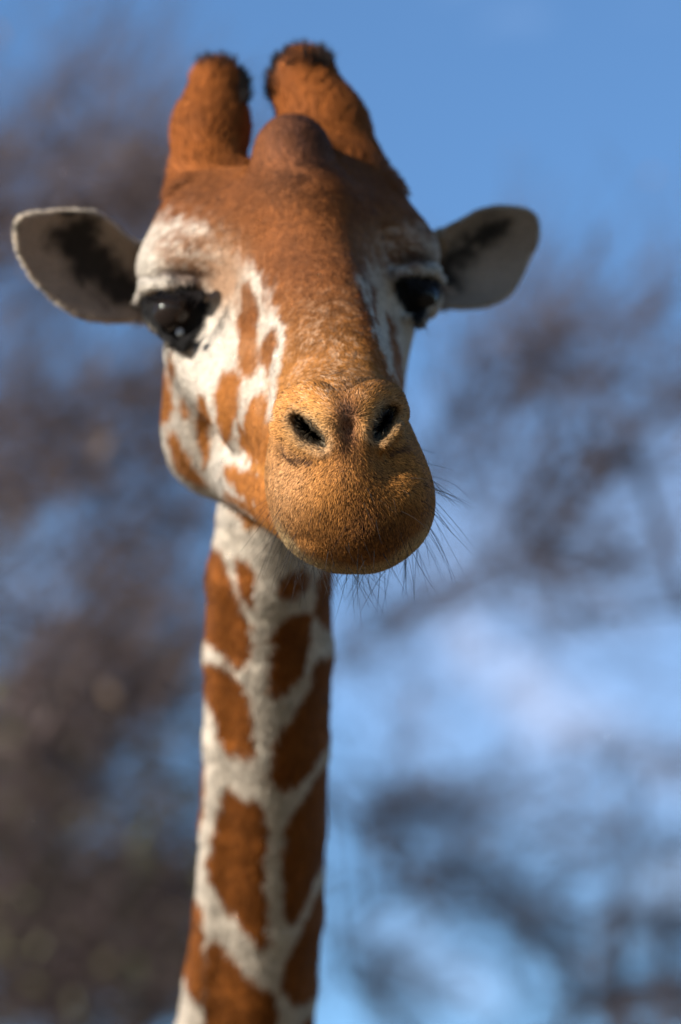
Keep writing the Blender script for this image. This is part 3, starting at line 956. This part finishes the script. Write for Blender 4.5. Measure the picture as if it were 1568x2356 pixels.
def whisk(n, where, length, out, droop, r):
    """long hairs rooted on the coat"""
    roots, nr = where
    k = rng.choice(len(roots), n, replace=False)
    a, nn = roots[k], nrm[nr][k]
    L = rng.uniform(length[0], length[1], n)
    base = nn * out + tan[nr][k] * .8 + rng.normal(0, .22, (n, 3))
    base /= np.linalg.norm(base, axis=1, keepdims=True)
    ss = np.linspace(0, 1, 8)
    curl = rng.normal(0, .35, (n, 3))
    pts = np.stack([a + base * (s * L)[:, None] + (np.array([0, 0, -1.0]) * droop + curl) * (s * s * L * .35)[:, None] for s in ss], 1)
    rr = np.outer(np.full(n, r) * rng.uniform(.7, 1.2, n), np.array([1, 1, .95, .9, .8, .65, .45, .2]))
    return pts, rr


sets = []
front = (hd_ < 3.42)
for cond, n, ln, out, dr, r in (
        (front & (hv > 1255), 70, (.018, .042), .7, .6, .00021),
        (front & (hu > 915) & (hv > 1090) & (hv < 1290), 36, (.022, .050), 1.0, .5, .00019),
        (front & (hu < 700) & (hv > 1140), 34, (.016, .046), .8, .7, .00019),
        (front & (hv > 1120) & (hu > 700) & (hu < 950), 46, (.010, .024), .6, .4, .00015),
        (front & (hu > 960) & (hv > 1020) & (hv < 1120), 7, (.014, .030), .9, .4, .00016),
        ((hd_ < 3.46) & (hv > 860) & (hv < 960) & (hu > 740) & (hu < 830), 5, (.015, .030), .5, -.3, .00014)):
    k = np.where(cond)[0]
    if len(k) > n:
        sets.append(whisk(n, (root[k], k), ln, out, dr, r))
wp = np.concatenate([s[0] for s in sets]); wr = np.concatenate([s[1] for s in sets])
wh = strands('whiskers', to_world(wp.reshape(-1, 3)).reshape(wp.shape), wr, m_wh, giraffe)
wh['kind'] = 'stuff'
# black tufts on the tips of the horns, dark bristles round the nostrils
for cond, n, ln, up in ((horn & (hv < 168) & (((hu > 440) & (hu < 590)) | ((hu > 610) & (hu < 760))), 1300, (.009, .021), 1.1), (horn & (hv < 250) & (((hu > 545) & (hu < 600)) | ((hu > 600) & (hu < 645))), 900, (.008, .018), .9)):
    k = np.where(cond)[0]
    if len(k) > n:
        k = rng.choice(k, n, replace=False)
        L_ = rng.uniform(ln[0], ln[1], n)
        base = nrm[k] * .7 + np.array([0, 0, up]) + (clump[k] * 1.6) + rng.normal(0, .18, (n, 3))
        base /= np.linalg.norm(base, axis=1, keepdims=True)
        pp = np.stack([root[k] + base * (s_ * L_)[:, None] for s_ in np.linspace(0, 1, 4)], 1)
        strands('horn_tuft', to_world(pp.reshape(-1, 3)).reshape(pp.shape), np.outer(np.full(n, .00042), [1, .9, .6, .2]), m_wh, giraffe)['kind'] = 'stuff'
for q_, cx_, cy_ in ((NOS_L, 716, 990), (NOS_R, 882, 974)):
    sdq = poly_sd(hu.astype(np.float32), hv.astype(np.float32), q_)
    k = np.where((sdq > -1) & (sdq < 7) & (hd_ < 3.42))[0]
    k = rng.choice(k, min(len(k), 230), replace=False)
    inw = np.stack([cx_ - hu[k], 0 * k - 10.0, -(cy_ - hv[k])], 1)
    inw /= np.linalg.norm(inw, axis=1, keepdims=True)
    L_ = rng.uniform(.003, .0065, len(k))
    pp = np.stack([root[k] + (inw * .8 + nrm[k] * .3 + rng.normal(0, .15, (len(k), 3))) * (s_ * L_)[:, None] for s_ in np.linspace(0, 1, 4)], 1)
    cc_ = np.tile([.40, .31, .20], (len(k), 1)) * rng.uniform(.3, 1.0, (len(k), 1))
    strands('nostril_hairs', to_world(pp.reshape(-1, 3)).reshape(pp.shape), np.outer(np.full(len(k), .00016), [1, .9, .6, .2]), m_fur, giraffe, cc_, vec_world(nrm[k]))['kind'] = 'stuff'
# eyelashes
for x0, y0, x1, y1, dd, sx, nn in ((330, 682, 470, 668, 3.60, -.35, 60), (930, 640, 1014, 648, 3.628, .45, 60), (955, 740, 972, 735, 3.63, .2, 14)):
    t = rng.random(nn)
    a0 = np.stack([P(x0 + (x1 - x0) * s, y0 + (y1 - y0) * s, dd) for s in t])
    L = rng.uniform(.014, .026, nn)
    dr = np.stack([sx + rng.normal(0, .2, nn), -.6 + rng.normal(0, .2, nn), -.8 + rng.normal(0, .15, nn)], 1)
    pts = np.stack([a0 + dr * (s * L)[:, None] + np.array([sx * .4, 0, .25]) * (s * s * L)[:, None] for s in np.linspace(0, 1, 6)], 1)
    rr = np.outer(np.full(nn, .00028), np.array([1, .95, .85, .7, .5, .2]))
    strands('eyelashes', to_world(pts.reshape(-1, 3)).reshape(pts.shape), rr, m_wh, giraffe)['kind'] = 'stuff'

# ------------------------------------------------------------------ ground
m_gr, nt, b = new_mat('dry_grass_ground')
tc = nt.nodes.new('ShaderNodeTexCoord')
nz = nt.nodes.new('ShaderNodeTexNoise'); nz.inputs['Scale'].default_value = 0.8; nz.inputs['Detail'].default_value = 8
cr = nt.nodes.new('ShaderNodeValToRGB')
cr.color_ramp.elements[0].position = .35; cr.color_ramp.elements[0].color = (.09, .075, .04, 1)
cr.color_ramp.elements[1].position = .65; cr.color_ramp.elements[1].color = (.17, .13, .08, 1)
nt.links.new(tc.outputs['Object'], nz.inputs['Vector'])
nt.links.new(nz.outputs['Fac'], cr.inputs['Fac'])
nt.links.new(cr.outputs['Color'], b.inputs['Base Color'])
b.inputs['Roughness'].default_value = 1
gx = np.linspace(-1, 1, 61); gx = np.sign(gx) * (np.abs(gx) ** 2.5) * 1500
GX, GY = np.meshgrid(gx, gx)
gz = 0.06 * np.sin(GX * .21) * np.cos(GY * .17) * (np.hypot(GX, GY - 6) > 4) - .02
gv = np.stack([GX.ravel(), GY.ravel(), gz.ravel()], 1)
ii = np.arange(60)
I, J = np.meshgrid(ii, ii)
gq = np.stack([(J * 61 + I).ravel(), (J * 61 + I + 1).ravel(), ((J + 1) * 61 + I + 1).ravel(), ((J + 1) * 61 + I).ravel()], 1)
ground = mesh_obj('ground', gv, gq, m_gr)
ground['kind'] = 'structure'

# ------------------------------------------------------------------ bare trees behind
m_bark, nt, b = new_mat('grey_brown_bark')
nz = nt.nodes.new('ShaderNodeTexNoise'); nz.inputs['Scale'].default_value = 6; nz.inputs['Detail'].default_value = 6
cr = nt.nodes.new('ShaderNodeValToRGB')
cr.color_ramp.elements[0].position = .3; cr.color_ramp.elements[0].color = (.055, .040, .042, 1)
cr.color_ramp.elements[1].position = .7; cr.color_ramp.elements[1].color = (.105, .082, .080, 1)
tc = nt.nodes.new('ShaderNodeTexCoord')
nt.links.new(tc.outputs['Object'], nz.inputs['Vector'])
nt.links.new(nz.outputs['Fac'], cr.inputs['Fac'])
nt.links.new(cr.outputs['Color'], b.inputs['Base Color'])
b.inputs['Roughness'].default_value = .95
b.inputs['Specular IOR Level'].default_value = 0.1


def leaf_mat(name, c0, c1):
    m, nt, b = new_mat(name)
    tc = nt.nodes.new('ShaderNodeTexCoord')
    nz = nt.nodes.new('ShaderNodeTexNoise'); nz.inputs['Scale'].default_value = 3
    cr = nt.nodes.new('ShaderNodeValToRGB')
    cr.color_ramp.elements[0].position = .35; cr.color_ramp.elements[0].color = (*c0, 1)
    cr.color_ramp.elements[1].position = .65; cr.color_ramp.elements[1].color = (*c1, 1)
    nt.links.new(tc.outputs['Object'], nz.inputs['Vector'])
    nt.links.new(nz.outputs['Fac'], cr.inputs['Fac'])
    nt.links.new(cr.outputs['Color'], b.inputs['Base Color'])
    b.inputs['Roughness'].default_value = .8
    return m


m_leaf = leaf_mat('withered_leaf', (.06, .038, .024), (.11, .07, .04))
m_olive = leaf_mat('olive_leaf', (.035, .04, .015), (.08, .07, .025))


def tubes(segs, sides=4):
    """segs: (p0 (n,3), p1, r0, r1) -> verts, quads"""
    p0, p1, r0, r1 = segs
    d = p1 - p0
    d /= np.maximum(np.linalg.norm(d, axis=1, keepdims=True), 1e-9)
    a = np.where(np.abs(d[:, 2:3]) < .9, np.array([0, 0, 1.0]), np.array([1.0, 0, 0]))
    u = np.cross(d, a); u /= np.linalg.norm(u, axis=1, keepdims=True)
    w = np.cross(d, u)
    n = len(p0)
    vs_ = np.empty((n, 2, sides, 3))
    for k in range(sides):
        c, s = math.cos(2 * math.pi * k / sides), math.sin(2 * math.pi * k / sides)
        o = u * c + w * s
        vs_[:, 0, k] = p0 + o * r0[:, None]
        vs_[:, 1, k] = p1 + o * r1[:, None]
    base = (np.arange(n) * 2 * sides)[:, None]
    fs = []
    for k in range(sides):
        k2 = (k + 1) % sides
        fs.append(np.concatenate([base + k, base + k2, base + sides + k2, base + sides + k], 1))
    return vs_.reshape(-1, 3), np.concatenate(fs)


def tree(label, base_xy, fork, blobs, drange, npts, twigs_per, twig_len, leaf_n, leaf_m, seed, lean=(.6, 0, .45), group='bare winter trees behind the giraffe'):
    """blobs: photo x, y, rx, ry, weight = where the crown is dense; the tree grows from its trunk to reach all of it"""
    g = np.random.default_rng(seed)
    root_o = bpy.data.objects.new('bare_tree', None)
    C.objects.link(root_o)
    root_o.location = (base_xy[0], base_xy[1], 0)
    root_o['label'] = label; root_o['category'] = 'tree'; root_o['group'] = group
    off = np.array([base_xy[0], base_xy[1], 0.0])
    bl = np.array(blobs, float)
    wgt = bl[:, 4] * bl[:, 2] * bl[:, 3]
    k = g.choice(len(bl), npts, p=wgt / wgt.sum())
    x = bl[k, 0] + g.normal(0, .40, npts) * bl[k, 2]
    y = bl[k, 1] + g.normal(0, .40, npts) * bl[k, 3]
    sweep = g.normal(0, 1, npts)
    x = x + sweep * 62 * lean[0] / .6
    y = y - sweep * 46 * lean[2] / .55
    D = g.uniform(drange[0], drange[1], npts)
    tg = to_world(np.stack([(x - 784) * K * D, D, (1178 - y) * K * D], 1))
    # trunk
    b0 = np.array([base_xy[0], base_xy[1], -.1])
    fk = np.array(fork, float)
    nodes = [b0 + (fk - b0) * t + np.array([math.sin(t * 5) * .06, math.cos(t * 4) * .05, 0]) for t in np.linspace(0, 1, 14)]
    parent = [-1] + list(range(13))
    order = np.argsort(np.linalg.norm(tg - fk, axis=1) + g.normal(0, .35, npts))
    arr = np.empty((npts * 3 + 2000, 3)); arr[:14] = nodes; m = 14
    par = list(parent)
    for q in order:
        t = tg[q]
        dist = np.linalg.norm(arr[9:m] - t, axis=1)
        j = int(np.argmin(dist)) + 9
        dd = dist[j - 9]
        steps = max(1, int(dd / .28))
        prev = j
        a0 = arr[j].copy()
        for s in range(1, steps + 1):
            f = s / steps
            pnt = a0 + (t - a0) * f + (g.normal(0, .025, 3) if s < steps else 0) + np.array([0, 0, -.10 * math.sin(f * math.pi) * min(dd, 1.0)])
            if m >= len(arr):
                break
            arr[m] = pnt; par.append(prev); prev = m; m += 1
    arr = arr[:m]
    par = np.array(par[:m])
    wt = np.ones(m)
    for i in range(m - 1, 0, -1):
        wt[par[i]] += wt[i]
    rad = .0022 * wt ** .41
    rad[:14] = np.maximum(rad[:14], np.linspace(.13, .055, 14))
    i = np.arange(1, m)
    p0, p1 = arr[par[1:]], arr[1:]
    rr0, rr1 = np.minimum(rad[par[1:]], rad[1:] * 1.6), rad[1:]
    thick = rr1 > .02
    tv, tq = tubes((p0[thick] - off, p1[thick] - off, rr0[thick], rr1[thick]), 8)
    mesh_obj('trunk', tv, tq, m_bark, root_o)
    # twigs on the thin nodes
    thin = np.where(rad < .012)[0]
    tk = g.choice(thin, int(npts * twigs_per))
    st = arr[tk]
    dr = g.normal(0, .34, (len(tk), 3)) + np.array(lean)
    gd = st - arr[np.maximum(par[tk], 0)]
    gd /= np.maximum(np.linalg.norm(gd, axis=1, keepdims=True), 1e-6)
    dr = dr / np.linalg.norm(dr, axis=1, keepdims=True) + gd * .8
    dr /= np.linalg.norm(dr, axis=1, keepdims=True)
    ln = g.uniform(.5, 1.9, len(tk)) * twig_len
    st = st + g.normal(0, .05, st.shape)
    mid = st + dr * (ln * .5)[:, None]
    end = mid + (dr + g.normal(0, .25, dr.shape)) * (ln * .5)[:, None]
    q0 = np.concatenate([p0[~thick], st, mid]); q1 = np.concatenate([p1[~thick], mid, end])
    s0 = np.concatenate([rr0[~thick], np.full(len(st), .0026), np.full(len(st), .0021)])
    s1 = np.concatenate([rr1[~thick], np.full(len(st), .0021), np.full(len(st), .0010)])
    cv, cq = tubes((q0 - off, q1 - off, s0, s1), 3)
    o = mesh_obj('crown', cv, cq, m_bark, root_o)
    o['kind'] = 'stuff'
    if leaf_n:
        c = end[g.choice(len(end), leaf_n)] + g.normal(0, .015, (leaf_n, 3)) - off
        a = g.normal(0, 1, (leaf_n, 3)); a /= np.linalg.norm(a, axis=1, keepdims=True)
        b_ = np.cross(a, g.normal(0, 1, (leaf_n, 3))); b_ /= np.linalg.norm(b_, axis=1, keepdims=True)
        sz = g.uniform(.018, .036, leaf_n)[:, None]
        nn = np.cross(a, b_)
        lv = np.stack([c - a * sz, c + b_ * sz * .5 + nn * sz * .12, c + a * sz, c - b_ * sz * .5 + nn * sz * .12], 1).reshape(-1, 3)
        lq = np.arange(leaf_n * 4).reshape(-1, 4)
        o = mesh_obj('leaves', lv, lq, leaf_m, root_o)
        o['kind'] = 'stuff'
    return root_o


def wpt(x, y, D):
    return to_world(P(x, y, D))[0]


f = wpt(-260, 1500, 10.5)
tree('tall bare tree at far left, reddish twigs rising above the giraffe\'s ear', (f[0] - .4, f[1] + .2), f, [
    (140, 120, 50, 130, .28), (110, 250, 70, 50, .40), (60, 330, 50, 80, .4), (330, 420, 110, 55, .95), (200, 400, 130, 60, .6), (250, 290, 120, 30, .35),
    (380, 250, 60, 30, .25), (300, 530, 110, 70, .8), (40, 560, 90, 70, 1.0), (160, 500, 120, 50, .8), (0, 450, 60, 60, .7), (-160, 480, 110, 140, .7), (-330, 650, 120, 160, .6)],
     (9.2, 11.5), 400, 2.8, .26, 100, m_leaf, 3)
f = wpt(-330, 2300, 10.8)
tree('bare tree at left, brown twigs crossing behind the neck', (f[0] - .2, f[1] + .3), f, [
    (290, 930, 100, 55, 1.0), (60, 985, 90, 60, 1.0), (350, 860, 50, 70, .7), (350, 1060, 70, 60, .8), (150, 1110, 120, 50, .8), (20, 1130, 70, 60, 1.0),
    (270, 1240, 120, 50, .9), (420, 1210, 60, 70, .5), (200, 1390, 80, 60, 1.0), (340, 1420, 90, 60, .6), (110, 1540, 120, 60, .9), (300, 1540, 120, 50, .8), (0, 900, 60, 60, .5),
    (30, 700, 50, 90, .4), (420, 880, 60, 80, .5), (-170, 1050, 110, 160, .7), (-220, 1400, 120, 160, .7), (-380, 1150, 120, 200, .6)],
     (9.5, 12.0), 600, 3.4, .26, 200, m_leaf, 5)
f = wpt(120, 2900, 12.5)
tree('dense dark tree at lower left, tangled twigs with olive leaves', (f[0] - .2, f[1] + .3), f, [
    (40, 1680, 110, 80, 1.3), (220, 1640, 120, 50, 1.2), (420, 1800, 60, 50, 1.0), (50, 1880, 100, 120, 1.3), (380, 1930, 60, 70, 1.0), (360, 2080, 110, 70, 1.2),
    (100, 2130, 150, 90, 1.6), (280, 2190, 150, 70, 1.6), (60, 2310, 120, 70, 1.8), (360, 2290, 110, 70, 1.6), (130, 1780, 80, 50, 1.0), (20, 2050, 70, 60, 1.4), (-180, 1850, 120, 160, 1.1), (-220, 2200, 140, 160, 1.1), (100, 2520, 180, 90, 1.2)],
     (11.0, 14.0), 1150, 4.6, .26, 2400, m_olive, 8)
f = wpt(2300, 1500, 11.5)
tree('thin bare tree at right, brown boughs slanting up beside the muzzle', (f[0] + .3, f[1] + .2), f, [
    (860, 1450, 60, 35, 1.0), (960, 1390, 70, 30, .7), (1080, 1320, 80, 25, .6), (1270, 1240, 55, 45, 1.0), (1190, 1310, 70, 35, .9), (1330, 1350, 80, 40, .45), (1420, 1080, 90, 40, .55),
    (1540, 940, 70, 60, .7), (1190, 1160, 80, 30, .35), (1170, 820, 130, 160, .45), (1060, 1000, 80, 130, .5), (1350, 850, 150, 90, .3), (1300, 1060, 160, 60, .4), (1330, 1430, 120, 60, .35), (1500, 1250, 80, 60, .3), (1472, 585, 20, 18, .30), (1480, 700, 90, 100, .22), (1720, 950, 110, 130, .5), (1900, 1250, 140, 160, .5), (1750, 1450, 120, 90, .4), (1980, 850, 140, 160, .4)],
     (9.8, 12.5), 470, 3.4, .26, 60, m_leaf, 12)
f = wpt(1250, 2900, 13.0)
tree('bare tree at lower right, dark crooked boughs below the pale cloud', (f[0] + .2, f[1] + .3), f, [
    (830, 1840, 90, 45, 1.1), (1020, 1830, 110, 50, .65), (1200, 1870, 120, 50, .4), (950, 1960, 70, 60, .9), (1010, 2070, 90, 50, 1.1), (1180, 2060, 120, 40, .8), (1260, 2150, 60, 50, .9),
    (850, 2230, 70, 90, 1.0), (1150, 2250, 50, 60, .4), (1325, 1710, 35, 35, .6), (1510, 1750, 60, 40, .7), (1450, 2120, 130, 35, .6), (1490, 2290, 120, 55, 1.4), (1330, 2290, 80, 50, .8), (875, 1620, 35, 35, .5), (1400, 1950, 120, 70, .3), (1720, 2150, 110, 120, .7), (1780, 1800, 110, 90, .4), (1250, 2500, 240, 80, .8), (1950, 2300, 120, 120, .7)],
     (11.5, 14.5), 560, 3.6, .26, 300, m_leaf, 17, (.7, 0, -.35))
